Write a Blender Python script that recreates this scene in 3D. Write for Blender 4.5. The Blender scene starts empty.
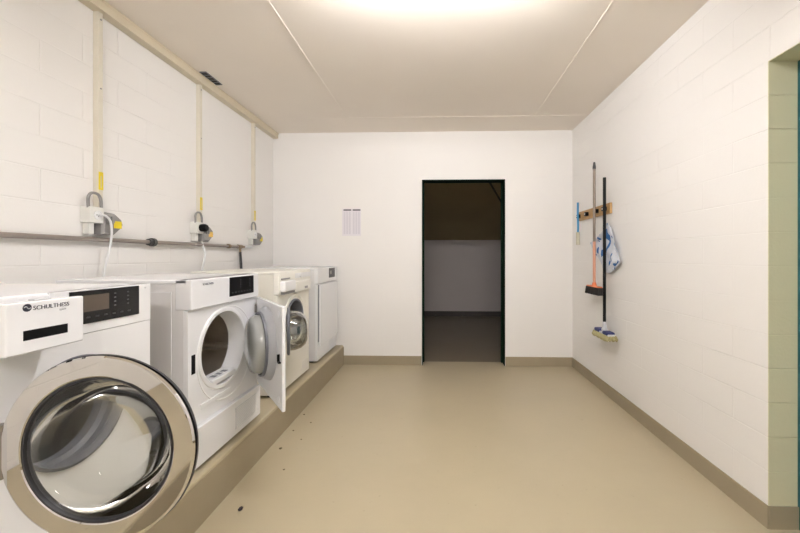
import bpy, bmesh, math, random
from mathutils import Vector, Matrix
random.seed(4)
S = bpy.context.scene
C = S.collection
PI = math.pi

# ---------------------------------------------------------------- camera
cd = bpy.data.cameras.new('camera'); cam = bpy.data.objects.new('camera', cd); C.objects.link(cam)
cam.location = (0, 0, 1.1919)
cam.rotation_euler = (PI/2, 0, 0.0301)
cd.sensor_width = 36; cd.lens = 357.2054/800*36
cd.shift_x = (400-428.8562)/800; cd.shift_y = (256.6592-266.5)/800
cd.clip_start = 0.02
S.camera = cam

# ---------------------------------------------------------------- world and exposure
w = bpy.data.worlds.new('world'); S.world = w; w.use_nodes = True
w.node_tree.nodes['Background'].inputs[0].default_value = (0.8, 0.85, 1, 1)
w.node_tree.nodes['Background'].inputs[1].default_value = 0.15
S.view_settings.view_transform = 'Standard'; S.view_settings.look = 'None'
S.view_settings.gamma = 1; S.view_settings.use_curve_mapping = False
S.view_settings.exposure = 1.0

LAMP_POWER = 58.0
LAMP_COL = (1.0, 0.98, 1.0)
REAR_FILL_POWER = 64.0
CORRIDOR_FILL_WATTS = 0.25

# ---------------------------------------------------------------- materials
def mat(name, col, rough=0.5, metal=0.0, noise=0.0, nscale=8.0, bump=0.0, bscale=60.0, spec=0.5, coat=0.0, emit=None, estr=0.0):
    m = bpy.data.materials.new(name); m.use_nodes = True
    nt = m.node_tree; b = nt.nodes['Principled BSDF']
    b.inputs['Base Color'].default_value = (*col, 1)
    b.inputs['Roughness'].default_value = rough
    b.inputs['Metallic'].default_value = metal
    b.inputs['Specular IOR Level'].default_value = spec
    b.inputs['Coat Weight'].default_value = coat
    if emit:
        b.inputs['Emission Color'].default_value = (*emit, 1); b.inputs['Emission Strength'].default_value = estr
    tc = nt.nodes.new('ShaderNodeTexCoord')
    if noise:
        n = nt.nodes.new('ShaderNodeTexNoise'); n.inputs['Scale'].default_value = nscale; n.inputs['Detail'].default_value = 5
        nt.links.new(tc.outputs['Object'], n.inputs['Vector'])
        mx = nt.nodes.new('ShaderNodeMix'); mx.data_type = 'RGBA'
        mx.inputs[6].default_value = (*[c*(1-noise) for c in col], 1); mx.inputs[7].default_value = (*[min(1, c*(1+noise)) for c in col], 1)
        nt.links.new(n.outputs['Fac'], mx.inputs[0]); nt.links.new(mx.outputs[2], b.inputs['Base Color'])
    if bump:
        n = nt.nodes.new('ShaderNodeTexNoise'); n.inputs['Scale'].default_value = bscale; n.inputs['Detail'].default_value = 3
        nt.links.new(tc.outputs['Object'], n.inputs['Vector'])
        bp = nt.nodes.new('ShaderNodeBump'); bp.inputs['Strength'].default_value = bump; bp.inputs['Distance'].default_value = 0.002
        nt.links.new(n.outputs['Fac'], bp.inputs['Height']); nt.links.new(bp.outputs['Normal'], b.inputs['Normal'])
    return m

def block_mat(name, col, axis, strength=0.5, width=0.40, depth=0.004):
    """painted block wall: courses of 0.15 m starting at the top of the baseboard"""
    m = mat(name, col, 0.55, spec=0.3)
    nt = m.node_tree; N = nt.nodes; L = nt.links; b = N['Principled BSDF']
    geo = N.new('ShaderNodeNewGeometry'); sx = N.new('ShaderNodeSeparateXYZ'); L.new(geo.outputs['Position'], sx.inputs[0])
    sub = N.new('ShaderNodeMath'); sub.operation = 'SUBTRACT'; sub.inputs[1].default_value = 0.10; L.new(sx.outputs['Z'], sub.inputs[0])
    cb = N.new('ShaderNodeCombineXYZ'); L.new(sx.outputs['Y' if axis == 'y' else 'X'], cb.inputs['X']); L.new(sub.outputs[0], cb.inputs['Y'])
    br = N.new('ShaderNodeTexBrick'); L.new(cb.outputs[0], br.inputs['Vector'])
    br.inputs['Scale'].default_value = 1; br.inputs['Mortar Size'].default_value = 0.0035; br.inputs['Mortar Smooth'].default_value = 0.6
    br.inputs['Brick Width'].default_value = width; br.inputs['Row Height'].default_value = 0.15
    br.offset = 0.5; br.inputs['Bias'].default_value = 0
    br.inputs['Color1'].default_value = (1, 1, 1, 1); br.inputs['Color2'].default_value = (1, 1, 1, 1); br.inputs['Mortar'].default_value = (0, 0, 0, 1)
    # joints filled with paint by varying amounts
    n1 = N.new('ShaderNodeTexNoise'); n1.inputs['Scale'].default_value = 1.7; n1.inputs['Detail'].default_value = 2; L.new(geo.outputs['Position'], n1.inputs['Vector'])
    rp = N.new('ShaderNodeMapRange'); L.new(n1.outputs['Fac'], rp.inputs[0]); rp.inputs[1].default_value = 0.38; rp.inputs[2].default_value = 0.66; rp.inputs[3].default_value = 0.12; rp.inputs[4].default_value = 1.0
    inv = N.new('ShaderNodeMath'); inv.operation = 'SUBTRACT'; inv.inputs[0].default_value = 1.0; L.new(br.outputs['Fac'], inv.inputs[1])
    jm = N.new('ShaderNodeMath'); jm.operation = 'MULTIPLY'; L.new(br.outputs['Fac'], jm.inputs[0]); L.new(rp.outputs[0], jm.inputs[1])
    ng = N.new('ShaderNodeMath'); ng.operation = 'MULTIPLY'; ng.inputs[1].default_value = -1.0; L.new(jm.outputs[0], ng.inputs[0])
    n2 = N.new('ShaderNodeTexNoise'); n2.inputs['Scale'].default_value = 90; n2.inputs['Detail'].default_value = 4; L.new(geo.outputs['Position'], n2.inputs['Vector'])
    ad = N.new('ShaderNodeMath'); ad.operation = 'MULTIPLY_ADD'; L.new(n2.outputs['Fac'], ad.inputs[0]); ad.inputs[1].default_value = 0.12; L.new(ng.outputs[0], ad.inputs[2])
    bp = N.new('ShaderNodeBump'); bp.inputs['Strength'].default_value = strength; bp.inputs['Distance'].default_value = depth
    L.new(ad.outputs[0], bp.inputs['Height']); L.new(bp.outputs['Normal'], b.inputs['Normal'])
    # large faint paint variation
    n3 = N.new('ShaderNodeTexNoise'); n3.inputs['Scale'].default_value = 1.1; n3.inputs['Detail'].default_value = 4; L.new(geo.outputs['Position'], n3.inputs['Vector'])
    mx = N.new('ShaderNodeMix'); mx.data_type = 'RGBA'; mx.inputs[6].default_value = (*[c*0.97 for c in col], 1); mx.inputs[7].default_value = (*[c*1.02 for c in col], 1)
    L.new(n3.outputs['Fac'], mx.inputs[0]); L.new(mx.outputs[2], b.inputs['Base Color'])
    return m

def floor_mat(name, col):
    m = mat(name, col, 0.3, spec=0.4)
    nt = m.node_tree; N = nt.nodes; L = nt.links; b = N['Principled BSDF']
    geo = N.new('ShaderNodeNewGeometry')
    n = N.new('ShaderNodeTexNoise'); n.inputs['Scale'].default_value = 1.6; n.inputs['Detail'].default_value = 7; n.inputs['Roughness'].default_value = 0.6
    L.new(geo.outputs['Position'], n.inputs['Vector'])
    mx = N.new('ShaderNodeMix'); mx.data_type = 'RGBA'; mx.inputs[6].default_value = (*[c*0.88 for c in col], 1); mx.inputs[7].default_value = (*[c*1.1 for c in col], 1)
    L.new(n.outputs['Fac'], mx.inputs[0])
    # little dirt specks
    v = N.new('ShaderNodeTexNoise'); v.inputs['Scale'].default_value = 38; v.inputs['Detail'].default_value = 2; L.new(geo.outputs['Position'], v.inputs['Vector'])
    r = N.new('ShaderNodeMapRange'); L.new(v.outputs['Fac'], r.inputs[0]); r.inputs[1].default_value = 0.70; r.inputs[2].default_value = 0.80; r.inputs[3].default_value = 0.0; r.inputs[4].default_value = 0.35
    m2 = N.new('ShaderNodeMix'); m2.data_type = 'RGBA'; L.new(r.outputs[0], m2.inputs[0]); L.new(mx.outputs[2], m2.inputs[6]); m2.inputs[7].default_value = (*[c*0.55 for c in col], 1)
    L.new(m2.outputs[2], b.inputs['Base Color'])
    rr = N.new('ShaderNodeMapRange'); L.new(n.outputs['Fac'], rr.inputs[0]); rr.inputs[3].default_value = 0.30; rr.inputs[4].default_value = 0.46; L.new(rr.outputs[0], b.inputs['Roughness'])
    n2 = N.new('ShaderNodeTexNoise'); n2.inputs['Scale'].default_value = 14; n2.inputs['Detail'].default_value = 4; L.new(geo.outputs['Position'], n2.inputs['Vector'])
    bp = N.new('ShaderNodeBump'); bp.inputs['Strength'].default_value = 0.25; bp.inputs['Distance'].default_value = 0.003
    L.new(n2.outputs['Fac'], bp.inputs['Height']); L.new(bp.outputs['Normal'], b.inputs['Normal'])
    return m

def pane_mat(name, tint, refl=1.0):
    m = bpy.data.materials.new(name); m.use_nodes = True
    nt = m.node_tree; N = nt.nodes; L = nt.links
    out = N['Material Output']; N.remove(N['Principled BSDF'])
    t = N.new('ShaderNodeBsdfTransparent'); t.inputs[0].default_value = (*tint, 1)
    g = N.new('ShaderNodeBsdfGlossy'); g.inputs['Roughness'].default_value = 0.02
    f = N.new('ShaderNodeFresnel'); f.inputs['IOR'].default_value = 1.5
    k = N.new('ShaderNodeMath'); k.operation = 'MULTIPLY'; k.inputs[1].default_value = refl; L.new(f.outputs[0], k.inputs[0])
    mx = N.new('ShaderNodeMixShader'); L.new(k.outputs[0], mx.inputs[0]); L.new(t.outputs[0], mx.inputs[1]); L.new(g.outputs[0], mx.inputs[2])
    L.new(mx.outputs[0], out.inputs['Surface'])
    return m

WALLC = (0.875, 0.855, 0.825)
M = {}
M['wall_y'] = block_mat('painted_block_side', WALLC, 'y', 0.6, 0.40, 0.005)
M['wall_x'] = block_mat('painted_block_back', WALLC, 'x', 0.25)
M['reveal'] = block_mat('painted_block_reveal', (0.70, 0.67, 0.47), 'x', 0.8, 5.0, 0.012)
M['ceiling'] = mat('ceiling_paint', (0.89, 0.82, 0.735), 0.7, noise=0.03, nscale=2, bump=0.15, bscale=30)
M['floor'] = floor_mat('floor_coating', (0.475, 0.408, 0.278))
M['base'] = mat('baseboard_paint', (0.35, 0.295, 0.20), 0.5, noise=0.08, nscale=6, bump=0.1, bscale=40)
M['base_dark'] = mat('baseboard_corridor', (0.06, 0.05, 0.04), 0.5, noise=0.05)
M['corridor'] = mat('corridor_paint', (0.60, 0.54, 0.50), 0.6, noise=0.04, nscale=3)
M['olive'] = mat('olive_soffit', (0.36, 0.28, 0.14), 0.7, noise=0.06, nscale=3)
M['teal'] = mat('teal_steel', (0.02, 0.13, 0.13), 0.35, noise=0.05)
M['teal_dark'] = mat('dark_green_steel', (0.006, 0.018, 0.010), 0.75, noise=0.05, spec=0.05)
M['white'] = mat('white_enamel', (0.83, 0.83, 0.84), 0.25, noise=0.01, nscale=3, coat=0.2)
M['white2'] = mat('white_plastic', (0.80, 0.80, 0.80), 0.35, noise=0.01, nscale=3)
M['greyin'] = mat('pale_grey_plastic', (0.62, 0.63, 0.65), 0.35, noise=0.02, nscale=5)
M['midgrey'] = mat('mid_grey_plastic', (0.36, 0.37, 0.39), 0.35, noise=0.02)
M['side'] = mat('white_sheet_side', (0.72, 0.71, 0.71), 0.4, noise=0.01, nscale=3)
M['cream'] = mat('cream_enamel', (0.82, 0.795, 0.71), 0.3, noise=0.02, nscale=3)
M['cream2'] = mat('cream_plastic', (0.84, 0.82, 0.75), 0.35, noise=0.02, nscale=3)
M['black'] = mat('black_plastic', (0.006, 0.006, 0.007), 0.35, noise=0.1, spec=0.15)
M['glossblack'] = mat('black_glass_panel', (0.010, 0.010, 0.011), 0.1, noise=0.05, spec=0.35)
M['screen'] = mat('screen_reflection', (0.10, 0.078, 0.06), 0.2, noise=0.05)  # brown reflection on the screen is put into its base colour
M['button'] = mat('panel_symbols', (0.045, 0.045, 0.045), 0.4, noise=0.05)
M['chrome'] = mat('mirror_chrome', (0.62, 0.61, 0.60), 0.03, 1.0, noise=0.02, nscale=10)
M['steel'] = mat('stainless_drum', (0.34, 0.32, 0.29), 0.3, 1.0, noise=0.15, nscale=30, bump=0.3, bscale=120)
M['steel3'] = mat('dark_drum_metal', (0.17, 0.16, 0.13), 0.3, 0.9, noise=0.2, nscale=20)
M['steel2'] = mat('dryer_drum_metal', (0.62, 0.56, 0.48), 0.38, 0.75, noise=0.15, nscale=12)
M['rubber'] = mat('grey_rubber', (0.16, 0.165, 0.19), 0.45, noise=0.08, nscale=20)
M['darkrub'] = mat('dark_rubber', (0.03, 0.03, 0.035), 0.4, noise=0.1)
M['glass'] = pane_mat('door_pane', (0.93, 0.94, 0.93), 1.0)
M['bowl'] = pane_mat('bowl_glass', (0.90, 0.91, 0.90), 1.3)
M['bowl2'] = pane_mat('greyish_bowl_glass', (0.66, 0.68, 0.64), 4.0)
M['domeglass'] = mat('grey_door_bowl', (0.30, 0.31, 0.30), 0.10, noise=0.05, nscale=6, coat=0.6)
M['gasket'] = mat('pale_gasket', (0.42, 0.43, 0.45), 0.4, noise=0.05)
M['trunk'] = mat('cable_trunking_plastic', (0.68, 0.60, 0.45), 0.4, noise=0.03)
M['trunk2'] = mat('vertical_trunking', (0.74, 0.69, 0.58), 0.4, noise=0.03)
M['pipe'] = mat('galvanised_pipe', (0.36, 0.32, 0.29), 0.35, 0.6, noise=0.15, nscale=15)
M['pipedark'] = mat('pipe_coupling', (0.10, 0.10, 0.10), 0.4, 0.5, noise=0.2)
M['brass'] = mat('valve_brass', (0.30, 0.22, 0.14), 0.35, 0.8, noise=0.1)
M['boxwhite'] = mat('socket_plastic', (0.76, 0.75, 0.70), 0.4, noise=0.02)
M['grey'] = mat('isolator_grey', (0.27, 0.26, 0.25), 0.45, noise=0.05)
M['yellow'] = mat('yellow_label', (0.80, 0.62, 0.02), 0.5, noise=0.03)
M['orangey'] = mat('orange_yellow_label', (0.75, 0.48, 0.10), 0.5, noise=0.03)
M['ink'] = mat('printing_ink', (0.02, 0.02, 0.035), 0.5, noise=0.05)
M['inkg'] = mat('grey_ink', (0.55, 0.55, 0.57), 0.5, noise=0.05)
M['paper'] = mat('paper', (0.80, 0.77, 0.80), 0.7, noise=0.02)
M['papercol'] = mat('paper_print', (0.70, 0.67, 0.71), 0.7, noise=0.08, nscale=120)
M['wood'] = mat('hook_rail_wood', (0.50, 0.30, 0.12), 0.5, noise=0.25, nscale=14)
M['polegrey'] = mat('worn_metal_pole', (0.25, 0.20, 0.16), 0.4, 0.3, noise=0.2)
M['orange'] = mat('orange_plastic', (0.80, 0.22, 0.08), 0.4, noise=0.05)
M['poleorange'] = mat('faded_orange_pole', (0.72, 0.36, 0.24), 0.45, noise=0.06)
M['bristle'] = mat('black_bristle', (0.02, 0.018, 0.016), 0.8, noise=0.3, nscale=60, bump=1, bscale=200)
M['blue'] = mat('blue_plastic', (0.03, 0.25, 0.50), 0.4, noise=0.05)
M['navy'] = mat('navy_plastic', (0.03, 0.04, 0.16), 0.5, noise=0.1)
M['palebristle'] = mat('pale_bristle', (0.62, 0.58, 0.45), 0.8, noise=0.1, nscale=60)
M['mopfibre'] = mat('dirty_mop_fibre', (0.42, 0.38, 0.20), 0.9, noise=0.3, nscale=40, bump=1, bscale=150)
M['debris'] = mat('dark_debris', (0.03, 0.02, 0.025), 0.7, noise=0.3)
M['dirt'] = mat('brown_crumb', (0.16, 0.13, 0.08), 0.8, noise=0.3)
M['lampbody'] = mat('lamp_housing', (0.85, 0.85, 0.85), 0.4, noise=0.01)
M['tube'] = mat('lamp_diffuser', (0.9, 0.9, 0.9), 0.5, noise=0.01, emit=LAMP_COL, estr=LAMP_POWER)
M['tube_fill'] = mat('rear_fill_diffuser', (0.9, 0.9, 0.9), 0.5, noise=0.01, emit=LAMP_COL, estr=REAR_FILL_POWER)

# ---------------------------------------------------------------- mesh helpers
def box(bm, x0, x1, y0, y1, z0, z1, r=0.0, seg=2):
    r_ = bmesh.ops.create_cube(bm, size=1.0)
    vs = r_['verts']
    for v in vs:
        v.co = Vector(((x0+x1)/2+v.co.x*(x1-x0), (y0+y1)/2+v.co.y*(y1-y0), (z0+z1)/2+v.co.z*(z1-z0)))
    if r > 0:
        es = list({e for v in vs for e in v.link_edges})
        bmesh.ops.bevel(bm, geom=es, offset=r, segments=seg, profile=0.5, affect='EDGES')

def ring_pts(axis, c, a, r, n, ry=None):
    out = []
    for i in range(n):
        t = 2*PI*i/n; p, q = r*math.cos(t), (ry or r)*math.sin(t)
        if axis == 'x': out.append(Vector((a, c[0]+p, c[1]+q)))
        elif axis == 'y': out.append(Vector((c[0]+p, a, c[1]+q)))
        else: out.append(Vector((c[0]+p, c[1]+q, a)))
    return out

def lathe(bm, prof, c=(0, 0), axis='x', n=64, closed=False, cap=False):
    """prof: list of (position on axis, radius)"""
    rings = []
    for a, r in prof:
        if r < 1e-5:
            p = ring_pts(axis, c, a, 0, 1); rings.append([bm.verts.new(p[0])])
        else:
            rings.append([bm.verts.new(p) for p in ring_pts(axis, c, a, r, n)])
    pairs = list(zip(rings, rings[1:]))
    if closed: pairs.append((rings[-1], rings[0]))
    for A, B in pairs:
        if len(A) == 1 and len(B) == 1: continue
        for i in range(n):
            j = (i+1) % n
            if len(A) == 1: bm.faces.new((A[0], B[i], B[j]))
            elif len(B) == 1: bm.faces.new((A[i], A[j], B[0]))
            else: bm.faces.new((A[i], A[j], B[j], B[i]))
    if cap:
        for R in (rings[0], rings[-1]):
            if len(R) > 2: bm.faces.new(R)

def tube(bm, pts, r, n=10, cap=True):
    pts = [Vector(p) for p in pts]
    rings = []; prev = None
    for i, p in enumerate(pts):
        d = (pts[min(i+1, len(pts)-1)]-pts[max(i-1, 0)]).normalized()
        u = prev if prev is not None else (Vector((0, 0, 1)) if abs(d.z) < 0.9 else Vector((1, 0, 0)))
        u = (u-d*u.dot(d)).normalized(); v = d.cross(u); prev = u
        rr = r[i] if isinstance(r, (list, tuple)) else r
        rings.append([bm.verts.new(p+(u*math.cos(2*PI*k/n)+v*math.sin(2*PI*k/n))*rr) for k in range(n)])
    for A, B in zip(rings, rings[1:]):
        for i in range(n):
            j = (i+1) % n; bm.faces.new((A[i], A[j], B[j], B[i]))
    if cap:
        bm.faces.new(rings[0]); bm.faces.new(rings[-1])

def smooth_path(pts, k=8):
    P = [Vector(p) for p in pts]; out = []
    for i in range(len(P)-1):
        a = P[max(i-1, 0)]; b = P[i]; c = P[i+1]; d = P[min(i+2, len(P)-1)]
        for j in range(k):
            t = j/k
            out.append(0.5*((2*b)+(c-a)*t+(2*a-5*b+4*c-d)*t*t+(3*b-a-3*c+d)*t**3))
    out.append(P[-1]); return out

def plate_hole(bm, y0, y1, z0, z1, c, r, x0, x1, n=72, rz=None):
    """rectangular plate in the y-z plane between x0 and x1 with a round hole"""
    cy, cz = c; rz = rz or r
    angs = [2*PI*i/n for i in range(n)]
    for (a, b) in ((y0, z0), (y0, z1), (y1, z0), (y1, z1)): angs.append(math.atan2(b-cz, a-cy) % (2*PI))
    angs = sorted(set(round(a, 6) for a in angs))
    def outer(a):
        dy, dz = math.cos(a), math.sin(a); t = 1e9
        if dy > 1e-9: t = min(t, (y1-cy)/dy)
        if dy < -1e-9: t = min(t, (y0-cy)/dy)
        if dz > 1e-9: t = min(t, (z1-cz)/dz)
        if dz < -1e-9: t = min(t, (z0-cz)/dz)
        return cy+dy*t, cz+dz*t
    L = []
    for x in (x0, x1):
        inn = [bm.verts.new((x, cy+r*math.cos(a), cz+rz*math.sin(a))) for a in angs]
        out = [bm.verts.new((x, *outer(a))) for a in angs]
        L.append((inn, out))
    k = len(angs)
    for i in range(k):
        j = (i+1) % k
        (i0, o0), (i1, o1) = L
        bm.faces.new((i0[i], o0[i], o0[j], i0[j])); bm.faces.new((i1[i], i1[j], o1[j], o1[i]))
        bm.faces.new((i0[i], i0[j], i1[j], i1[i])); bm.faces.new((o0[i], o1[i], o1[j], o0[j]))

def obj(name, bm, m, parent=None, smooth=35, loc=None, rz=0.0):
    bmesh.ops.recalc_face_normals(bm, faces=bm.faces[:])
    me = bpy.data.meshes.new(name); bm.to_mesh(me); bm.free()
    me.materials.append(m)
    if smooth:
        me.shade_smooth(); me.set_sharp_from_angle(angle=math.radians(smooth))
    o = bpy.data.objects.new(name, me); C.objects.link(o)
    if smooth:
        wn = o.modifiers.new('weighted_normals', 'WEIGHTED_NORMAL'); wn.keep_sharp = True; wn.weight = 80
    if parent: o.parent = parent
    if loc: o.location = loc
    o.rotation_euler.z = rz
    return o

def tag(o, label, cat, group=None, kind=None):
    o['label'] = label; o['category'] = cat
    if group: o['group'] = group
    if kind: o['kind'] = kind
    return o

def thing(name, label, cat, loc=(0, 0, 0), group=None):
    o = bpy.data.objects.new(name, None); o.empty_display_size = 0.1; C.objects.link(o); o.location = loc
    return tag(o, label, cat, group)

def struct(name, bm, m):
    o = obj(name, bm, m, smooth=0); o['kind'] = 'structure'; return o

def one(f, *a, **k):
    bm = bmesh.new(); f(bm, *a, **k); return bm

def text_mesh(name, s, size, m, parent, loc, depth=0.0004, align='LEFT'):
    """lettering on a face that looks along +x, reading towards +y"""
    cu = bpy.data.curves.new(name, 'FONT'); cu.body = s; cu.size = size; cu.extrude = depth; cu.align_x = align
    t = bpy.data.objects.new(name+'_curve', cu); C.objects.link(t)
    bpy.context.view_layer.update()
    me = bpy.data.meshes.new_from_object(t.evaluated_get(bpy.context.evaluated_depsgraph_get()))
    bpy.data.objects.remove(t); bpy.data.curves.remove(cu)
    me.transform(Matrix(((0, 0, 1, 0), (1, 0, 0, 0), (0, 1, 0, 0), (0, 0, 0, 1))))
    me.materials.clear(); me.materials.append(m); me.name = name
    o = bpy.data.objects.new(name, me); C.objects.link(o); o.parent = parent; o.location = loc
    return o

# ---------------------------------------------------------------- the setting
XL, XR, D, H, YN = -1.85, 1.44, 3.92, 2.564, -2.4
T = 0.14
b = bmesh.new(); box(b, -3.4, 3.6, YN-0.2, D+T, -0.1, 0); struct('floor', b, M['floor'])
b = bmesh.new(); box(b, -3.4, 3.6, D+T, 7.4, -0.1, 0); struct('floor_corridor', b, floor_mat('corridor_floor_shade', (0.20, 0.165, 0.115)))  # corridor gloom put into the colour: a darker version of the room floor
b = bmesh.new(); box(b, XL-0.3, XR+0.3, YN-0.2, D+0.05, H, H+0.12); struct('ceiling', b, M['ceiling'])
b = bmesh.new(); box(b, XL-0.15, XL, YN-0.1, D, 0, H); struct('wall_left', b, M['wall_y'])
# back wall with the doorway
DX0, DX1, DZ = -0.193, 0.712, 2.034
b = bmesh.new()
box(b, XL-0.15, DX0, D, D+T, 0, H); box(b, DX1, XR+0.3, D, D+T, 0, H); box(b, DX0, DX1, D, D+T, DZ, H)
struct('wall_back', b, M['wall_x'])
# right wall with the opening of the teal door
RY0, RY1, RZ = 0.62, 1.612, 2.05
b = bmesh.new()
box(b, XR, XR+0.25, RY1, D, 0, H); box(b, XR, XR+0.25, YN-0.1, RY0, 0, H); box(b, XR, XR+0.25, RY0, RY1, RZ, H)
struct('wall_right', b, M['wall_y'])
b = bmesh.new(); box(b, XL-0.15, XR+0.25, YN-0.1, YN, 0, H); struct('wall_near', b, M['wall_x'])
b = bmesh.new(); box(b, XR+0.0005, XR+0.123, RY1-0.004, RY1, 0.1, RZ-0.004); box(b, XR+0.0005, XR+0.123, RY0, RY1, RZ-0.004, RZ)
struct('trim_1', b, M['reveal'])
# platform under the machines
PX, PZ = -1.0612, 0.2158
b = bmesh.new(); box(b, XL, PX, YN, D, 0, PZ, 0.012, 3); o = struct('platform', b, M['floor'])
# baseboards
b = bmesh.new(); box(b, PX, DX0-0.006, D-0.006, D, 0, 0.1, 0.0); box(b, DX1+0.006, XR, D-0.006, D, 0, 0.1); struct('baseboard_back', b, M['base'])
b = bmesh.new(); box(b, XR-0.006, XR, RY1-0.006, D-0.006, 0, 0.1); box(b, XR-0.006, XR, YN, RY0+0.006, 0, 0.1)
box(b, XR, XR+0.125, RY1-0.008, RY1, 0, 0.1); struct('baseboard_right', b, M['base'])
b = bmesh.new(); box(b, PX, XR, YN, YN+0.006, 0, 0.1); struct('baseboard_near', b, M['base'])
b = bmesh.new(); box(b, PX-0.004, PX+0.003, YN, D, 0, 0.198); struct('baseboard_left', b, M['base'])
# ceiling panel joints
b = bmesh.new(); box(b, -0.925, -0.913, YN, 3.5, H-0.003, H+0.01, 0.001, 1); struct('trim_2', b, M['ceiling'])
b = bmesh.new(); box(b, 0.925, 0.937, YN, 3.5, H-0.003, H+0.01, 0.001, 1); struct('trim_3', b, M['ceiling'])
b = bmesh.new(); box(b, -1.3, XR, 3.5, 3.515, H-0.003, H+0.01, 0.001, 1); struct('trim_4', b, M['ceiling'])
# steel frame of the dark doorway
b = bmesh.new()
box(b, DX0, DX0+0.006, D-0.012, D+T+0.01, 0, DZ); box(b, DX1-0.006, DX1, D-0.012, D+T+0.01, 0, DZ); box(b, DX0, DX1, D-0.012, D+T+0.01, DZ-0.006, DZ)
box(b, DX0-0.001, DX0+0.02, D+T-0.03, D+T+0.012, 0, DZ); box(b, DX1-0.02, DX1+0.001, D+T-0.03, D+T+0.012, 0, DZ)
o = struct('door_1', b, M['teal_dark'])
# teal door in the right wall
b = bmesh.new(); box(b, XR+0.165, XR+0.205, RY0+0.05, RY1-0.05, 0.008, RZ-0.05, 0.003); d2 = struct('door_2', b, M['teal'])
b = bmesh.new(); box(b, XR+0.125, XR+0.215, RY1-0.05, RY1, 0, RZ, 0.003); box(b, XR+0.125, XR+0.215, RY0, RY0+0.05, 0, RZ, 0.003); box(b, XR+0.125, XR+0.215, RY0+0.05, RY1-0.05, RZ-0.05, RZ, 0.003)
obj('door_frame', b, M['teal'], d2, 0)
b = bmesh.new(); tube(b, [(XR+0.165, RY0+0.13, 1.02), (XR+0.12, RY0+0.13, 1.02), (XR+0.118, RY0+0.25, 1.02)], 0.009); obj('door_handle', b, M['steel'], d2)
# corridor beyond the doorway
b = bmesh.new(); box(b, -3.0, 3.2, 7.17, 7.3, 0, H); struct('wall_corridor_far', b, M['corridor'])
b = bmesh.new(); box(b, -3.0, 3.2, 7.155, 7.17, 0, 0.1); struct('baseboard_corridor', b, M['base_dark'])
b = bmesh.new(); box(b, -3.0, 3.2, D+T, 7.3, H, H+0.1); struct('ceiling_corridor', b, M['ceiling'])
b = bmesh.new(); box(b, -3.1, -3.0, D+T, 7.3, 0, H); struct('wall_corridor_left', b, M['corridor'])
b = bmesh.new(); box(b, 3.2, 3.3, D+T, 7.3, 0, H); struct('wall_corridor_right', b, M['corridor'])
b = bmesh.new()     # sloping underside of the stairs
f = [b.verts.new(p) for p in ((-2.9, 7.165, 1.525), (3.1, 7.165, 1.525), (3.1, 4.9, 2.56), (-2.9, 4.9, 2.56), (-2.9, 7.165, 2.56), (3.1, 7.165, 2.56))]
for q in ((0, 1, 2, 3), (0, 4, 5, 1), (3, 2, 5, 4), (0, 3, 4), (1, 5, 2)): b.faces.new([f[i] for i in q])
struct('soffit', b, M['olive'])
b = bmesh.new(); tube(b, [(0.68, 5.28, 2.386), (1.27, 6.406, 1.872)], 0.016, 6); struct('trim_5', b, mat('stair_joint', (0.06, 0.05, 0.03), 0.8, noise=0.05))

# ---------------------------------------------------------------- lamp, plus added fill lights
def batten(loc, L, m, label):
    t = thing('ceiling_light', label, 'lamp', loc)
    b = bmesh.new(); box(b, -L/2, L/2, -0.03, 0.03, -0.055, 0, 0.004); obj('lamp_housing', b, M['lampbody'], t)
    b = bmesh.new(); lathe(b, [(-L/2+0.02, 0.0), (-L/2+0.02, 0.026), (L/2-0.02, 0.026), (L/2-0.02, 0.0)], (0, -0.088), 'x', 20)
    obj('diffuser', b, m, t)
    for s in (-1, 1):
        b = bmesh.new(); box(b, s*(L/2-0.01)-0.012, s*(L/2-0.01)+0.012, -0.03, 0.03, -0.118, -0.05, 0.003); obj('lamp_holder', b, M['lampbody'], t)
batten((0.0, 1.50, H), 1.25, M['tube'], 'fluorescent batten lamp on ceiling nearest the washing machines')
batten((0.0, -1.3, H), 1.25, M['tube_fill'], 'unseen fill lamp added on ceiling behind the photographer')  # rear batten added out of view to lift the dimly lit surfaces
ld = bpy.data.lights.new('corridor_fill', 'AREA'); ld.energy = CORRIDOR_FILL_WATTS; ld.size = 0.8; ld.color = (0.93, 0.92, 1.0)  # weak fill added to brighten the corridor wall, no known source there
lo = bpy.data.objects.new('corridor_fill', ld); C.objects.link(lo); lo.location = (-2.6, 5.6, 1.5); lo.rotation_euler = (0, -PI/2, 0)

# ---------------------------------------------------------------- machines
XC, F, BK = -1.42, 0.305, -0.305      # centre, front plane and back plane (local)
HM = 0.873

def shell(t, m, zt=HM, zb=0.02):
    b = bmesh.new()
    box(b, BK, F-0.021, -0.298, -0.284, zb, zt-0.02, 0.002, 1); box(b, BK, F-0.021, 0.284, 0.298, zb, zt-0.02, 0.002, 1)
    box(b, BK, BK+0.012, -0.284, 0.284, zb, zt-0.02); box(b, BK, F-0.021, -0.284, 0.284, zb, zb+0.015)
    obj('body', b, m, t)
    b = bmesh.new(); box(b, BK, F-0.004, -0.3, 0.3, zt-0.02, zt, 0.006, 3); obj('top_panel', b, M['white'] if m != M['cream'] else M['cream2'], t)
    for sx in (BK+0.05, F-0.07):
        for sy in (-0.25, 0.25):
            b = bmesh.new(); lathe(b, [(0, 0), (0, 0.02), (zb, 0.02), (zb, 0)], (sx, sy), 'z', 14); obj('foot', b, M['darkrub'], t)

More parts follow.
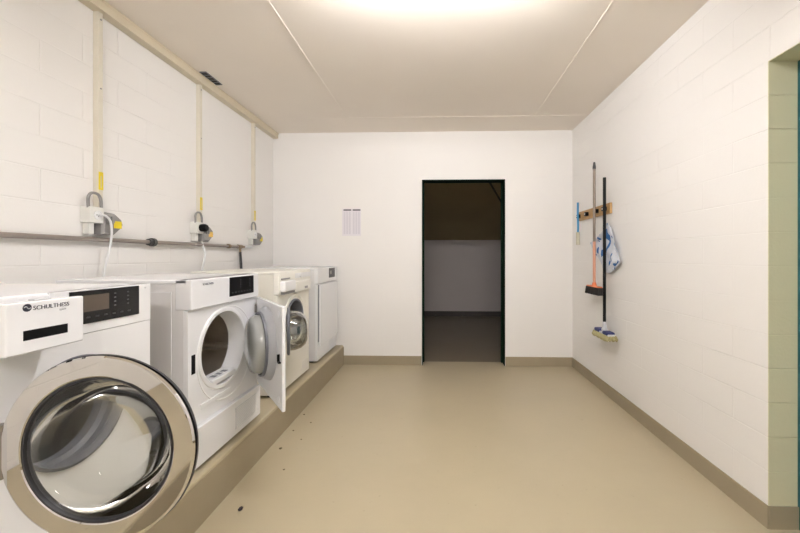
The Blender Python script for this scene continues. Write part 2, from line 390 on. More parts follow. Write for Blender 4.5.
def drum(t, c, r, x1, depth, m):
    b = bmesh.new(); lathe(b, [(x1, r), (x1-depth, r), (x1-depth-0.02, r*0.9), (x1-depth-0.02, 0)], c, 'x', 64)
    d = obj('drum', b, m, t)
    for k in range(3):
        a = PI/2+k*2*PI/3+0.3
        b = bmesh.new(); p = [(x, c[0]+(r-0.022)*math.cos(a), c[1]+(r-0.022)*math.sin(a)) for x in (x1-0.01, x1-depth*0.5, x1-depth)]
        tube(b, p, [0.018, 0.026, 0.018], 10); obj('drum_paddle', b, m, d)
    return d

def display(t, y0, y1, z0, z1, x, scr=(0.04, 0.47), cols=(0.58, 0.85)):
    """dark glass control panel; slight lean as on the machines"""
    b = bmesh.new(); box(b, x-0.006, x+0.002, y0, y1, z0, z1, 0.001, 1); d = obj('display', b, M['glossblack'], t)
    w, h = y1-y0, z1-z0
    if scr:
        b = bmesh.new(); box(b, x+0.002, x+0.0026, y0+scr[0]*w, y0+scr[1]*w, z0+0.36*h, z0+0.86*h); obj('screen', b, M['screen'], d)
    for col in cols:
        for k in range(4):
            b = bmesh.new(); box(b, x+0.002, x+0.0025, y0+col*w, y0+(col+0.03)*w, z0+(0.42+0.13*k)*h, z0+(0.46+0.13*k)*h); obj('panel_symbol', b, M['button'], d)
    for k in range(7):
        b = bmesh.new(); box(b, x+0.002, x+0.0025, y0+(0.08+0.12*k)*w, y0+(0.13+0.12*k)*w, z0+0.16*h, z0+0.21*h); obj('panel_symbol', b, M['button'], d)
    return d

# ---- washing machine nearest the camera
t = thing('washing_machine', 'white front-loading washing machine with large chrome-ringed round door swung open', 'washing machine', (XC, 1.043, PZ))
shell(t, M['side'])
cw = (0.023, 0.505)
b = bmesh.new(); plate_hole(b, -0.3, 0.3, 0.022, 0.733, cw, 0.165, F-0.02, F); obj('front_panel', b, M['white'], t)
b = bmesh.new(); lathe(b, [(F-0.004, 0.166), (F+0.006, 0.165), (F+0.008, 0.157), (F-0.02, 0.152), (F-0.03, 0.160), (F-0.05, 0.160), (F-0.06, 0.148), (F-0.09, 0.148), (F-0.10, 0.175), (F-0.12, 0.20)], cw, 'x', 72)
obj('door_gasket', b, M['rubber'], t)
drum(t, cw, 0.225, F-0.10, 0.30, M['steel3'])
# latch on the right of the opening
b = bmesh.new(); box(b, F-0.001, F+0.006, 0.200, 0.222, 0.462, 0.500, 0.001, 1); obj('door_latch', b, M['black'], t)
b = bmesh.new(); lathe(b, [(F-0.002, 0), (F-0.002, 0.004), (F+0.002, 0.004), (F+0.002, 0)], (0.203, 0.432), 'x', 12); obj('screw', b, M['black'], t)
b = bmesh.new(); box(b, F-0.03, F+0.002, -0.056, 0.3, 0.7345, HM, 0.002, 2); box(b, F-0.03, F-0.002, -0.26, -0.04, 0.74, HM-0.006, 0.002, 2); box(b, F-0.03, F+0.002, -0.3, -0.24, 0.7345, HM, 0.002, 2); obj('control_panel', b, M['white'], t)
b = bmesh.new(); lathe(b, [(F, 0), (F, 0.003), (F+0.0035, 0.003), (F+0.0035, 0)], (0.275, HM-0.014), 'x', 12); obj('indicator', b, M['inkg'], t)
display(t, -0.003, 0.244, 0.765, HM-0.004, F+0.004, (0.16, 0.51), (0.587, 0.79))
DF = -1.012-XC      # drawer front (open a little)
b = bmesh.new()
box(b, DF-0.02, DF, -0.24, -0.056, 0.738, HM-0.008, 0.004, 3); dr = obj('drawer', b, M['white'], t)
b = bmesh.new(); box(b, F-0.10, DF-0.018, -0.235, -0.062, 0.745, 0.775); box(b, F-0.10, DF-0.018, -0.235, -0.228, 0.745, HM-0.03); box(b, F-0.10, DF-0.018, -0.069, -0.062, 0.745, HM-0.03); obj('drawer_tray', b, M['white2'], dr)
b = bmesh.new(); box(b, DF-0.004, DF+0.0008, -0.205, -0.100, 0.770, 0.795, 0.001, 1); obj('handle_recess', b, M['black'], dr)
b = bmesh.new(); box(b, DF-0.030, DF-0.012, -0.17, -0.13, HM-0.008, HM-0.005, 0.001, 1); obj('release_button', b, M['inkg'], dr)
text_mesh('lettering', 'SCHULTHESS', 0.0149, M['ink'], dr, (DF+0.0004, -0.1835, 0.8430))
text_mesh('small_lettering', 'spirit', 0.0085, M['inkg'], dr, (DF+0.0004, -0.122, 0.8335))
b = bmesh.new(); lathe(b, [(DF, 0), (DF, 0.0095), (DF+0.001, 0.0095), (DF+0.001, 0)], (-0.1965, 0.8505), 'x', 28); obj('logo', b, M['ink'], dr)
b = bmesh.new(); tube(b, smooth_path([(DF+0.001, -0.2040, 0.8515), (DF+0.001, -0.1990, 0.8535), (DF+0.001, -0.1945, 0.8480), (DF+0.001, -0.1890, 0.8495)]), 0.0011, 6); obj('logo_wave', b, M['inkg'], dr)
# open round door; local frame: hinge at origin, extends +y, outside faces +x when closed
hx, hy = -1.061-XC, 0.836-1.043
R = 0.229; ND = 96
hb = bmesh.new(); lathe(hb, [(0.006, R), (0.0105, R-0.0035), (0.0110, R-0.006), (0.0110, 0.181), (0.0095, 0.178), (0.004, 0.1755), (-0.004, 0.1755), (-0.004, R-0.002)], (R, 0.505), 'x', ND, closed=True)
door = obj('door', hb, M['chrome'], t, 8, (hx, hy, 0), -math.radians(85.5))
b = bmesh.new(); lathe(b, [(-0.0045, R-0.02), (-0.0045, R-0.002), (0.001, R+0.0015), (-0.006, R+0.001), (-0.018, R-0.006), (-0.022, R-0.03), (-0.012, 0.176), (-0.008, 0.176)], (R, 0.505), 'x', ND, closed=True); obj('door_rim', b, M['darkrub'], door)
b = bmesh.new(); lathe(b, [(0.010, 0.1755), (0.010, 0.172), (0.002, 0.171), (-0.006, 0.171), (-0.008, 0.174), (-0.006, 0.1755)], (R, 0.505), 'x', ND, closed=True); obj('inner_ring', b, M['darkrub'], door)
b = bmesh.new(); lathe(b, [(0.006, 0.172), (0.012, 0.15), (0.017, 0.11), (0.020, 0.06), (0.021, 0)], (R, 0.505), 'x', ND); obj('door_cover_glass', b, M['glass'], door)
b = bmesh.new(); lathe(b, [(-0.004, 0.171), (-0.030, 0.167), (-0.070, 0.148), (-0.090, 0.125), (-0.105, 0.09), (-0.112, 0.05), (-0.114, 0.0)], (R, 0.505), 'x', ND); obj('glass_bowl', b, M['bowl'], door)
b = bmesh.new(); tube(b, [(0, -0.004, 0.44), (0, -0.004, 0.57)], 0.012, 14); box(b, -0.045, 0.0, -0.016, 0.004, 0.45, 0.56, 0.003); obj('hinge', b, M['steel'], t, loc=(hx, hy, 0))

# ---- tumble dryer with its square door open
t = thing('tumble_dryer', 'white tumble dryer with square door open showing grey domed inside', 'tumble dryer', (XC, 1.85, PZ))
shell(t, M['side'])
b = bmesh.new()
for (y0, y1, z0, z1) in ((0, 0, 0, 0),):
    # pressed outline on the near side wall
    box(b, BK+0.03, F-0.075, -0.3005, -0.298, 0.845-0.03, 0.845-0.026); box(b, F-0.079, F-0.075, -0.3005, -0.298, 0.04, 0.819)
obj('side_pressing', b, M['white'], t)
cdr = (-0.035, 0.510)
b = bmesh.new(); plate_hole(b, -0.3, 0.3, 0.20, 0.734, cdr, 0.188, F-0.02, F); obj('front_panel', b, M['white'], t)
b = bmesh.new(); lathe(b, [(F-0.002, 0.244), (F+0.003, 0.242), (F+0.003, 0.236), (F-0.002, 0.233)], (0.0, 0.478), 'x', 80); obj('pressed_circle', b, M['white2'], t)
b = bmesh.new(); lathe(b, [(F-0.001, 0.208), (F+0.006, 0.203), (F+0.008, 0.190), (F+0.006, 0.184), (F-0.08, 0.172), (F-0.085, 0.21)], cdr, 'x', 80)
obj('opening_ring', b, M['white2'], t)
drum(t, cdr, 0.235, F-0.085, 0.34, M['steel2'])
b = bmesh.new()
lathe(b, [(F-0.443, 0.15), (F-0.425, 0.145), (F-0.425, 0.125), (F-0.438, 0.12), (F-0.438, 0.06), (F-0.42, 0.05), (F-0.418, 0)], cdr, 'x', 48)
obj('drum_back', b, M['steel'], t)
b = bmesh.new()   # lint filter sill at the bottom of the opening
box(b, F-0.080, F+0.006, -0.135, 0.065, cdr[1]-0.170, cdr[1]-0.140, 0.006, 3); obj('lint_filter', b, M['white2'], t)
for y in (-0.09, -0.045, 0.0):
    b = bmesh.new(); box(b, F-0.045, F-0.015, y, y+0.028, cdr[1]-0.141, cdr[1]-0.1390, 0.0008, 1); obj('filter_slot', b, M['rubber'], t)
for (y, z) in ((0.155, 0.56), (0.155, 0.45)):
    b = bmesh.new(); lathe(b, [(F, 0), (F, 0.005), (F+0.009, 0.005), (F+0.009, 0)], (y, z), 'x', 12); obj('door_contact', b, M['black'], t)
b = bmesh.new(); box(b, F-0.002, F+0.0015, -0.278, -0.252, 0.443, 0.531, 0.002, 2); obj('latch_slot', b, M['black'], t)
b = bmesh.new(); box(b, F-0.03, F+0.022, -0.3, 0.3, 0.018, 0.198, 0.006, 3); pl = obj('plinth', b, M['white'], t)
b = bmesh.new(); box(b, F+0.020, F+0.0235, 0.03, 0.25, 0.05, 0.165, 0.001, 1)
g = obj('grille', b, M['greyin'], pl)
b = bmesh.new()
for k in range(12): box(b, F+0.0235, F+0.0255, 0.036, 0.244, 0.056+k*0.009, 0.060+k*0.009)
obj('grille_slats', b, M['white2'], g)
b = bmesh.new(); box(b, F-0.06, F+0.016, -0.3, 0.288, 0.736, HM, 0.006, 3); obj('control_panel', b, M['white'], t)
display(t, -0.014, 0.225, 0.766, HM-0.006, F+0.017, None, (0.40, 0.80))
text_mesh('lettering', 'SCHULTHESS', 0.0135, M['ink'], t, (F+0.0166, -0.225, 0.843))
# pressed drain shelf line under the opening
b = bmesh.new(); box(b, F-0.002, F+0.004, -0.22, 0.02, 0.262, 0.285, 0.002, 2); obj('pressed_bar', b, M['white'], t)
# door: hinge at far side, extends -y when closed
hx, hy = F+0.006, 0.283
b = bmesh.new(); box(b, 0.0, 0.018, -0.553, 0.0, 0.222, 0.733, 0.005, 3); door = obj('door', b, M['white'], t, 35, (hx, hy, 0), math.radians(39))
cc = (-0.265, 0.505)
b = bmesh.new(); lathe(b, [(0.002, 0.198), (-0.010, 0.196), (-0.026, 0.186), (-0.034, 0.178), (-0.034, 0.168), (-0.018, 0.162)], cc, 'x', 72); obj('door_ring', b, M['midgrey'], door)
b = bmesh.new(); lathe(b, [(-0.020, 0.174), (-0.044, 0.172), (-0.047, 0.164), (-0.03, 0.158)], cc, 'x', 72); obj('door_seal', b, M['rubber'], door)
b = bmesh.new(); lathe(b, [(-0.018, 0.160), (-0.050, 0.157), (-0.075, 0.150), (-0.090, 0.136), (-0.098, 0.11), (-0.102, 0.07), (-0.104, 0.0)], cc, 'x', 72); obj('door_dome', b, M['domeglass'], door)
b = bmesh.new(); box(b, -0.012, 0.001, -0.535, -0.505, 0.455, 0.462, 0.001, 1); box(b, -0.012, 0.001, -0.513, -0.505, 0.455, 0.495, 0.001, 1); obj('latch_hook', b, M['black'], door)
for z in (0.27, 0.69):
    b = bmesh.new(); lathe(b, [(0.001, 0), (0.0, 0.016), (-0.003, 0.015), (-0.003, 0)], (-0.50, z), 'x', 20); obj('door_buffer', b, M['greyin'], door)
for z in (0.30, 0.64):
    b = bmesh.new(); box(b, -0.006, 0.008, -0.014, 0.012, z, z+0.05, 0.002, 1); obj('hinge', b, M['steel'], t, loc=(hx, hy, 0))

# ---- older cream washing machine
t = thing('washing_machine', 'older cream-coloured front-loading washing machine with detergent drawer pulled out, between the two dryers', 'washing machine', (XC, 2.715, PZ))
shell(t, M['cream'])
cc3 = (0.0, 0.495)
b = bmesh.new(); plate_hole(b, -0.3, 0.3, 0.022, 0.708, cc3, 0.155, F-0.02, F); obj('front_panel', b, M['cream'], t)
b = bmesh.new(); lathe(b, [(F-0.002, 0.200), (F+0.010, 0.196), (F+0.010, 0.184), (F-0.001, 0.176)], cc3, 'x', 64); obj('opening_ring', b, M['cream2'], t)
b = bmesh.new(); lathe(b, [(F-0.002, 0.160), (F+0.010, 0.158), (F+0.010, 0.145), (F-0.03, 0.138), (F-0.07, 0.138), (F-0.09, 0.19)], cc3, 'x', 64); obj('door_gasket', b, M['rubber'], t)
drum(t, cc3, 0.22, F-0.09, 0.3, M['steel'])
b = bmesh.new(); box(b, F-0.03, F+0.016, -0.3, 0.3, 0.710, HM, 0.010, 4); obj('control_panel', b, M['cream2'], t)
b = bmesh.new(); box(b, F+0.0, F+0.030, -0.04, 0.27, 0.700, 0.79, 0.014, 4); obj('panel_lip', b, M['cream2'], t)
b = bmesh.new(); box(b, F+0.029, F+0.033, 0.13, 0.19, 0.722, 0.740, 0.001, 1); obj('button', b, M['grey'], t)
b = bmesh.new(); box(b, F+0.014, F+0.019, -0.03, 0.28, 0.812, 0.85, 0.002, 1); obj('dial_strip', b, M['white2'], t)
b = bmesh.new(); lathe(b, [(F+0.018, 0), (F+0.018, 0.018), (F+0.030, 0.016), (F+0.030, 0)], (0.06, 0.831), 'x', 24); obj('selector_dial', b, M['white2'], t)
b = bmesh.new(); box(b, F+0.010, F+0.050, -0.285, -0.085, 0.728, 0.806, 0.014, 4); dr = obj('drawer', b, M['white2'], t)
b = bmesh.new(); box(b, F+0.0, F+0.040, -0.275, -0.09, 0.712, 0.730, 0.002, 1); obj('drawer_underside', b, M['grey'], dr)
b = bmesh.new(); box(b, F+0.014, F+0.022, -0.27, -0.13, 0.815, 0.824, 0.002, 1); obj('drawer_slot', b, M['grey'], t)
b = bmesh.new(); box(b, F-0.002, F+0.004, 0.14, 0.27, 0.05, 0.13, 0.002, 1); obj('filter_flap', b, M['cream2'], t)
# open porthole door
hx, hy = F+0.022, -0.150
R3 = 0.165
b = bmesh.new(); lathe(b, [(0.0, R3), (0.010, R3-0.004), (0.014, R3-0.012), (0.012, 0.138), (0.0, 0.135), (-0.005, 0.138), (-0.006, R3-0.008)], (R3, 0.470), 'x', 72, closed=True)
door = obj('door', b, M['rubber'], t, 40, (hx, hy, 0), -math.radians(157))
b = bmesh.new(); lathe(b, [(0.004, 0.137), (0.012, 0.11), (0.016, 0.06), (0.017, 0)], (R3, 0.470), 'x', 64); obj('door_cover_glass', b, M['glass'], door)
b = bmesh.new(); lathe(b, [(-0.008, 0.136), (-0.04, 0.133), (-0.075, 0.122), (-0.105, 0.098), (-0.12, 0.06), (-0.124, 0.0)], (R3, 0.470), 'x', 64); obj('glass_bowl', b, M['bowl2'], door)
b = bmesh.new(); tube(b, [(0, 0, 0.42), (0, 0, 0.53)], 0.010, 12); box(b, -0.022, 0.0, -0.01, 0.01, 0.43, 0.52, 0.002, 1); obj('hinge', b, M['steel'], t, loc=(hx, hy, 0))

# ---- dryer at the end of the row
t = thing('tumble_dryer', 'closed white tumble dryer with plain flat door, last in the row by the back wall', 'tumble dryer', (XC, 3.522, PZ))
shell(t, M['side'])
b = bmesh.new(); box(b, F-0.02, F, -0.3, 0.3, 0.022, 0.722, 0.003, 2); obj('front_panel', b, M['white'], t)
b = bmesh.new(); box(b, F-0.03, F+0.008, -0.3, 0.3, 0.728, HM, 0.005, 3); obj('control_panel', b, M['white'], t)
d = None
b = bmesh.new(); box(b, F+0.004, F+0.010, 0.02, 0.215, 0.765, HM-0.012, 0.001, 1); d = obj('display', b, M['glossblack'], t)
b = bmesh.new(); box(b, F+0.010, F+0.0108, 0.05, 0.10, 0.80, 0.835); obj('screen', b, M['grey'], d)
b = bmesh.new(); box(b, F, F+0.018, -0.255, 0.292, 0.150, 0.718, 0.005, 3); d = obj('door', b, M['white'], t)
b = bmesh.new(); box(b, F-0.001, F+0.004, -0.278, -0.257, 0.190, 0.716, 0.001, 1); obj('grip_recess', b, M['rubber'], d)
b = bmesh.new()
for j in range(9):
    for i in range(7): box(b, F-0.001, F+0.0015, 0.06+i*0.026, 0.078+i*0.026, 0.040+j*0.0105, 0.0455+j*0.0105)
obj('grille', b, M['greyin'], t)

# ---------------------------------------------------------------- left wall: trunking, sockets, pipe
b = bmesh.new(); box(b, XL, XL+0.058, YN, D, H-0.062, H-0.002, 0.003, 2); box(b, XL+0.058, XL+0.061, YN, D, H-0.016, H-0.002)
tag(obj('cable_trunking', b, M['trunk']), 'long beige cable trunking running along left wall under the ceiling', 'cable trunking')

def unit(yt, zbox, lab, plug=False, cable=False, boxdz=0.0, yl=1.0):
    w_ = 0.026
    t = thing('cable_trunking', lab[0], 'cable trunking', (XL, yt, 0), 'vertical cable trunkings on the left wall')
    b = bmesh.new(); box(b, 0, 0.032, -w_/2, w_/2, zbox+0.02, H-0.06, 0.003, 2); obj('duct', b, M['trunk2'], t)
    b = bmesh.new(); lathe(b, [(0.031, 0), (0.031, 0.005), (0.034, 0.005), (0.034, 0)], (0, H-0.10), 'x', 10); obj('screw', b, M['grey'], t)
    b = bmesh.new(); lathe(b, [(0.031, 0), (0.031, 0.004), (0.034, 0.004), (0.034, 0)], (0, H-0.47), 'x', 10); obj('screw', b, M['grey'], t)
    b = bmesh.new(); box(b, 0.032, 0.034, -0.013, 0.012, zbox+0.140, zbox+0.236); lb = obj('yellow_tag', b, M['yellow'], t)
    b = bmesh.new(); box(b, 0.034, 0.0345, -0.002, 0.001, zbox+0.15, zbox+0.215); obj('tag_print', b, M['inkg'], lb)
    # socket box
    s = thing('socket_box', lab[1], 'power socket', (XL, yt-0.045, zbox), 'white socket boxes on the left wall')
    b = bmesh.new(); box(b, 0, 0.058, -0.038, 0.038, -0.042, 0.042, 0.004, 3); obj('box_body', b, M['boxwhite'], s)
    b = bmesh.new(); lathe(b, [(0.057, 0), (0.057, 0.024), (0.061, 0.024), (0.061, 0.020), (0.059, 0.019), (0.059, 0)], (0.004, 0.0), 'x', 28); obj('socket_face', b, M['white2'], s)
    for (dy, dz) in ((-0.008, 0), (0.008, 0), (0, -0.006)):
        b = bmesh.new(); lathe(b, [(0.059, 0), (0.059, 0.0025), (0.060, 0.0025), (0.060, 0)], (0.004+dy, dz), 'x', 8); obj('pin_hole', b, M['black'], s)
    b = bmesh.new(); box(b, 0.004, 0.04, -0.028, 0.0, -0.10, -0.042, 0.003, 2); obj('cable_entry', b, M['boxwhite'], s)
    # grey loop of conduit between box and isolator
    b = bmesh.new()
    tube(b, smooth_path([(XL+0.042, yt-0.078, zbox+0.035), (XL+0.042, yt-0.079, zbox+0.085), (XL+0.043, yt-0.064, zbox+0.112), (XL+0.044, yt-0.030, zbox+0.112), (XL+0.044, yt-0.012, zbox+0.080), (XL+0.044, yt-0.010, zbox+0.02)]), 0.0072, 10)
    tag(obj('conduit', b, M['grey']), lab[2], 'conduit', 'grey conduit loops on the left wall')
    # isolator
    s2 = thing('isolator_switch', lab[3], 'switch', (XL, yt+0.038, zbox-0.040), 'grey isolator switches on the left wall')
    b = bmesh.new()
    prof = [(-0.055, -0.060), (-0.055, 0.045), (-0.030, 0.062), (0.022, 0.058), (0.060, 0.030), (0.070, 0.0), (0.060, -0.020), (0.015, -0.060)]
    lo_ = [b.verts.new((0.0, p, q)) for p, q in prof]; mi_ = [b.verts.new((0.050, p, q)) for p, q in prof]; hi_ = [b.verts.new((0.062, p*0.86, q*0.86)) for p, q in prof]
    for A, B in ((lo_, mi_), (mi_, hi_)):
        for i in range(8): j = (i+1) % 8; b.faces.new((A[i], A[j], B[j], B[i]))
    b.faces.new(lo_); b.faces.new(hi_)
    obj('switch_body', b, M['grey'], s2, 20)
    b = bmesh.new(); lathe(b, [(0.060, 0), (0.060, 0.022), (0.078, 0.020), (0.078, 0)], (-0.022, 0.018), 'x', 24); box(b, 0.076, 0.086, -0.028, -0.016, -0.002, 0.038, 0.002, 1); obj('knob', b, M['grey'], s2)
    b = bmesh.new(); box(b, 0.0615, 0.0635, 0.006, 0.054, -0.022, 0.018); obj('yellow_label', b, M['yellow'] if not plug else M['orangey'], s2)
    if cable:
        b = bmesh.new()
        tube(b, smooth_path([(XL+0.0625, yt-0.041, zbox), (XL+0.085, yt-0.03, zbox-0.002), (XL+0.085, yt+0.0, zbox-0.03), (XL+0.080, yt+0.012, zbox-0.10), (XL+0.070, yt+0.01, zbox-0.18), (XL+0.05, yt+0.0, zbox-0.30), (XL+0.04, yt, zbox-0.50)]), 0.0055, 10)
        tag(obj('power_cable', b, M['white2']), lab[4], 'cable')
    if plug:
        b = bmesh.new(); lathe(b, [(0.0, 0), (0.0, 0.028), (0.030, 0.030), (0.045, 0.022), (0.047, 0)], (0, 0), 'x', 24)
        for v in b.verts: v.co += Vector((XL+0.060, yt-0.041, zbox))
        tag(obj('power_plug', b, M['black']), 'round black plug pushed into the middle socket box', 'plug')
        b = bmesh.new(); tube(b, smooth_path([(XL+0.03, yt+0.0, zbox-0.085), (XL+0.045, yt+0.004, zbox-0.14), (XL+0.06, yt+0.005, zbox-0.20), (XL+0.04, yt, zbox-0.32), (XL+0.03, yt, zbox-0.52)]), 0.007, 10)
        tag(obj('power_cable', b, M['white2']), lab[4], 'cable')
unit(1.864, 1.410, ('vertical beige trunking with yellow tag nearest the camera on left wall', 'white socket box with white cable plugged in, nearest the camera', 'grey conduit loop above the nearest socket box', 'grey isolator switch with yellow label beside the nearest socket box', 'white cable hanging from the nearest socket box'), cable=True)
unit(2.672, 1.408, ('vertical beige trunking in the middle of left wall above the black plug', 'white socket box in the middle holding the black plug', 'grey conduit loop above the black plug', 'grey isolator switch with orange-yellow label beside the black plug', 'white cable hanging past the pipe below the black plug'), plug=True)
unit(3.465, 1.408, ('vertical beige trunking farthest along the left wall by the back corner', 'white socket box nearest the back corner', 'small grey conduit loop nearest the back corner', 'grey isolator switch nearest the back corner', 'x'))

t = thing('water_pipe', 'horizontal grey metal water pipe along left wall above the machines', 'pipe', (XL+0.035, 0, 1.283))
b = bmesh.new(); tube(b, [(0, YN, 0), (0, 3.18, 0)], 0.0125, 16); obj('pipe_run', b, M['pipe'], t)
for y, r_, m in ((2.185, 0.021, 'pipedark'), (2.205, 0.026, 'pipedark'), (3.02, 0.019, 'brass'), (0.30, 0.02, 'pipedark')):
    b = bmesh.new(); lathe(b, [(y-0.012, 0), (y-0.012, r_), (y+0.012, r_), (y+0.012, 0)], (0, 0), 'y', 16); obj('pipe_coupling', b, M[m], t)
for y in (0.9, 2.20, 3.02):
    b = bmesh.new(); tube(b, [(-0.035, y, 0), (0, y, 0)], 0.007, 10); obj('pipe_bracket', b, M['pipedark'], t)
b = bmesh.new(); lathe(b, [(3.16, 0), (3.16, 0.018), (3.22, 0.018), (3.235, 0.012), (3.26, 0.012), (3.26, 0)], (0, 0), 'y', 16); tube(b, [(0, 3.20, 0), (0, 3.20, -0.05)], 0.009); obj('valve', b, M['brass'], t)
b = bmesh.new(); tube(b, [(0, 3.26, 0), (0, 3.40, 0.005)], 0.012, 12); obj('valve_outlet', b, M['white2'], t)
b = bmesh.new(); tube(b, smooth_path([(XL+0.035, 3.20, 1.235), (XL+0.037, 3.205, 1.16), (XL+0.045, 3.20, 1.05), (XL+0.05, 3.19, 0.90)]), 0.011, 12)
tag(obj('water_hose', b, M['darkrub']), 'dark rubber hose dropping from pipe end behind the last dryer', 'hose')

# vent on the ceiling beside the trunking
t = thing('ceiling_vent', 'small dark slotted metal plate on the ceiling beside the trunking', 'vent', (-1.755, 2.695, H))
b = bmesh.new(); box(b, -0.026, 0.026, -0.10, 0.10, -0.006, 0, 0.001, 1); obj('plate', b, M['rubber'], t)
for k in range(5):
    b = bmesh.new(); box(b, -0.02, 0.02, -0.088+k*0.038, -0.066+k*0.038, -0.0075, -0.0055); obj('slot', b, M['black'], t)

# ---------------------------------------------------------------- back wall: sheet of paper
t = thing('notice', 'white printed sheet with two dark header bars taped to back wall', 'notice', (-0.972, D, 1.572))
b = bmesh.new(); box(b, -0.105, 0.105, -0.0015, -0.0003, -0.15, 0.15); obj('sheet', b, M['paper'], t)
for x0 in (-0.09, 0.012):
    b = bmesh.new(); box(b, x0, x0+0.086, -0.0022, -0.0015, 0.128, 0.142); obj('header_bar', b, M['ink'], t)
    for c_ in range(3):
        b = bmesh.new(); box(b, x0+0.002+c_*0.029, x0+0.022+c_*0.029, -0.0020, -0.0015, -0.13, 0.118); obj('printed_column', b, M['papercol'], t)

# ---------------------------------------------------------------- right wall: hook rail, broom, mop, brush, cloth
t = thing('hook_rail', 'short wooden rail with four clip holders on right wall', 'tool rail', (XR, 3.36, 1.60))
b = bmesh.new(); box(b, -0.020, 0, -0.335, 0.335, -0.045, 0.045, 0.003, 2); obj('board', b, M['wood'], t)
for y in (-0.265, -0.11, 0.105, 0.30):
    b = bmesh.new(); box(b, -0.052, -0.020, y-0.020, y+0.020, -0.018, 0.018, 0.005, 3); cl = obj('clip', b, M['black'], t)
    b = bmesh.new(); lathe(b, [(-0.053, 0), (-0.053, 0.009), (-0.040, 0.011), (-0.040, 0)], (y+0.0, 0.0), 'x', 14); obj('clip_highlight', b, M['white2'], cl)  # white disc standing in for the highlight on the black clip
# broom
t = thing('broom', 'orange broom with long grey pole and black bristles hanging on right wall', 'broom', (XR-0.076, 3.195, 0.905))
b = bmesh.new(); tube(b, [(0, 0, 0.40), (0, 0, 1.07)], 0.0115, 14); obj('pole', b, M['polegrey'], t)
b = bmesh.new(); tube(b, [(0, 0, 1.06), (0, 0, 1.075), (0, 0, 1.12)], [0.014, 0.014, 0.008], 12); obj('pole_cap', b, M['darkrub'], t)
b = bmesh.new(); tube(b, [(0, 0, 0.04), (0, 0, 0.42)], [0.012, 0.0125], 14); obj('lower_pole', b, M['poleorange'], t)
b = bmesh.new(); box(b, -0.020, 0.022, -0.115, 0.125, 0.012, 0.030, 0.006, 3); lathe(b, [(0.02, 0.024), (0.06, 0.014)], (0, 0), 'z', 16, cap=True); obj('brush_block', b, M['orange'], t)
b = bmesh.new()
for i in range(24):
    for j in range(5):
        x = -0.018+j*0.009; y = -0.115+i*0.0103
        tube(b, [(x, y, 0.020), (x+random.uniform(-.006, .004), y*1.08+random.uniform(-.005, .005), -0.045)], [0.0048, 0.006], 5)
obj('bristles', b, M['bristle'], t)
# mop
t = thing('floor_scrubber', 'scrubbing mop with long black pole and blue head hanging on right wall', 'mop', (XR-0.078, 2.995, 0.555))
b = bmesh.new(); tube(b, [(0.0, 0.0, 0.06), (0.0, 0.0, 1.29)], 0.0125, 14); obj('pole', b, M['black'], t)
b = bmesh.new(); tube(b, [(0, 0, 0.03), (0, 0, 0.10)], [0.018, 0.014], 12); tube(b, [(-0.02, 0, 0.035), (0.02, 0, 0.035)], 0.013, 12); obj('joint', b, M['greyin'], t)
b = bmesh.new(); box(b, -0.035, 0.03, -0.120, -0.030, 0.005, 0.034, 0.010, 3); obj('clamp', b, M['navy'], t)
b = bmesh.new(); box(b, -0.035, 0.03, 0.030, 0.120, 0.005, 0.034, 0.010, 3); obj('clamp', b, M['navy'], t)
b = bmesh.new(); box(b, -0.030, 0.025, -0.125, 0.125, 0.0, 0.018, 0.006, 3); obj('plate', b, M['greyin'], t)
b = bmesh.new(); 
for i in range(26):
    y = -0.130+i*0.0104
    for x in (-0.035, -0.012, 0.012, 0.035):
        tube(b, [(x*0.8, y, 0.004), (x*1.1, y+random.uniform(-.004, .004), -0.022), (x*1.1, y+random.uniform(-.006, .006), -0.032-random.random()*0.008)], [0.009, 0.011, 0.006], 6)
obj('mop_pad', b, M['mopfibre'], t)
# small blue brush
t = thing('dish_brush', 'small blue-handled brush with pale bristles hanging at far end of wooden rail', 'brush', (XR-0.064, 3.60, 1.31))
b = bmesh.new(); tube(b, smooth_path([(0, 0, 0.42), (0, 0, 0.30), (0.002, 0, 0.18), (0, 0, 0.12)]), 0.010, 12); obj('handle', b, M['blue'], t)
b = bmesh.new(); tube(b, smooth_path([(0, 0, 0.125), (0, 0, 0.09), (0, 0, 0.04), (0.0, 0, 0.0)]), 0.018, 12); obj('brush_head', b, M['palebristle'], t)
# cloth
m = mat('printed_cloth', (0.80, 0.82, 0.86), 0.8, bump=0.3, bscale=40); nt = m.node_tree; N = nt.nodes; L = nt.links
tc = N.new('ShaderNodeTexCoord'); n = N.new('ShaderNodeTexNoise'); n.inputs['Scale'].default_value = 17; n.inputs['Detail'].default_value = 0.5
mp = N.new('ShaderNodeMapping'); mp.inputs['Scale'].default_value = (1, 1.6, 0.7); mp.inputs['Rotation'].default_value = (0.7, 0, 0); L.new(tc.outputs['Object'], mp.inputs[0]); L.new(mp.outputs[0], n.inputs['Vector'])
rp = N.new('ShaderNodeValToRGB'); rp.color_ramp.interpolation = 'CONSTANT'; rp.color_ramp.elements[0].color = (0.66, 0.69, 0.74, 1); rp.color_ramp.elements[1].position = 0.60; rp.color_ramp.elements[1].color = (0.05, 0.17, 0.42, 1)
e = rp.color_ramp.elements.new(0.0); e.color = (0.66, 0.69, 0.74, 1)
L.new(n.outputs['Fac'], rp.inputs[0]); L.new(rp.outputs[0], N['Principled BSDF'].inputs['Base Color'])
b = bmesh.new(); NU, NV = 34, 40; grid = []
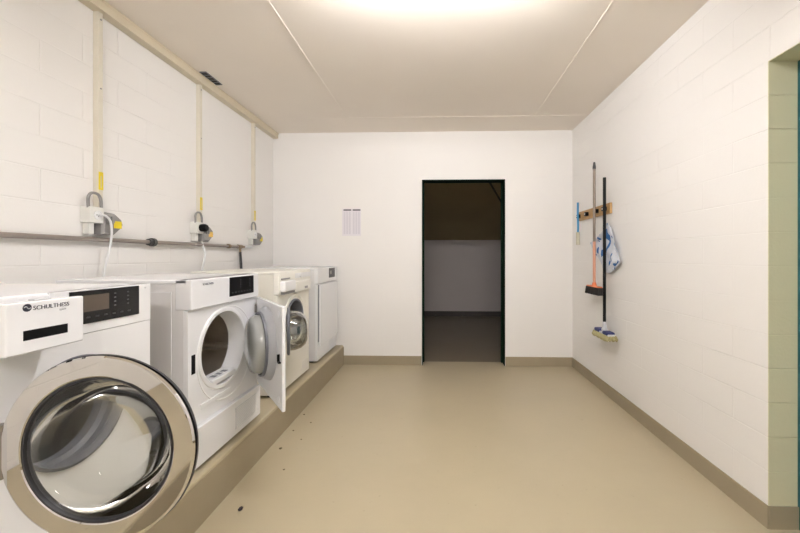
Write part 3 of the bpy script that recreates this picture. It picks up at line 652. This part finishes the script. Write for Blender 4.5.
# outline half widths of the hanging cloth by height: (v, y_near, y_far) measured from the hook
prof = [(0.0, -0.005, 0.006), (0.10, -0.07, 0.03), (0.22, -0.11, 0.17), (0.36, -0.15, 0.34), (0.58, -0.20, 0.24), (0.78, -0.235, 0.12), (0.92, -0.12, 0.06), (1.0, -0.04, 0.0)]
def pr(v):
    for a, c_ in zip(prof, prof[1:]):
        if v <= c_[0]:
            k = (v-a[0])/(c_[0]-a[0]); return a[1]+(c_[1]-a[1])*k, a[2]+(c_[2]-a[2])*k
    return prof[-1][1], prof[-1][2]
for j in range(NV+1):
    v = j/NV; a, c_ = pr(v); row = []
    for i in range(NU+1):
        u = i/NU
        dx = -0.014*math.sin(u*17+v*3)*min(1, v*4)-0.008*math.sin(u*31-v*9)*min(1, v*3)
        row.append(b.verts.new((dx, a+(c_-a)*u, -0.42*v+0.03*math.sin(u*6)*v*(1-v))))
    grid.append(row)
for j in range(NV):
    for i in range(NU): b.faces.new((grid[j][i], grid[j][i+1], grid[j+1][i+1], grid[j+1][i]))
o = obj('cleaning_cloth', b, m, None, 60, (XR-0.032, 3.05, 1.475))
md = o.modifiers.new('thick', 'SOLIDIFY'); md.thickness = 0.003
tag(o, 'crumpled white and blue cloth hanging below wooden rail behind the black pole', 'cloth')

# ---------------------------------------------------------------- bits on the floor
def bit(x, y, r, m, name, label, cat, group=None):
    b = bmesh.new(); bmesh.ops.create_icosphere(b, subdivisions=2, radius=r)
    for v in b.verts:
        v.co = Vector((v.co.x*random.uniform(.6, 1.3), v.co.y*random.uniform(.6, 1.3), v.co.z*0.45*random.uniform(.7, 1.3)))
    zm = min(v.co.z for v in b.verts)
    for v in b.verts: v.co.z -= zm
    o = obj(name, b, m, None, 30, (x, y, 0.0002)); tag(o, label, cat, group)
bit(-0.937, 1.653, 0.013, M['debris'], 'debris', 'small black scrap lying alone on the floor near the washing machines', 'debris')
for x, y, r, lb in ((-0.869, 1.97, .006, 'tiny brown dirt crumb on the floor, nearest the camera of the crumbs by the platform'),
                    (-0.985, 2.185, .009, 'brown dirt crumb on the floor by the platform, the largest of the crumbs'),
                    (-0.90, 2.30, .005, 'tiny brown dirt crumb on the floor, third from the camera and farthest from the platform'),
                    (-1.0, 2.413, .006, 'tiny brown dirt crumb close to the platform foot, fourth from the camera'),
                    (-0.923, 2.533, .006, 'tiny brown dirt crumb on the floor, second farthest from the camera'),
                    (-1.02, 2.66, .007, 'tiny brown dirt crumb by the platform foot, farthest from the camera')):
    bit(x, y, r, M['dirt'], 'dirt_crumb', lb, 'dirt', 'dirt crumbs beside the platform')
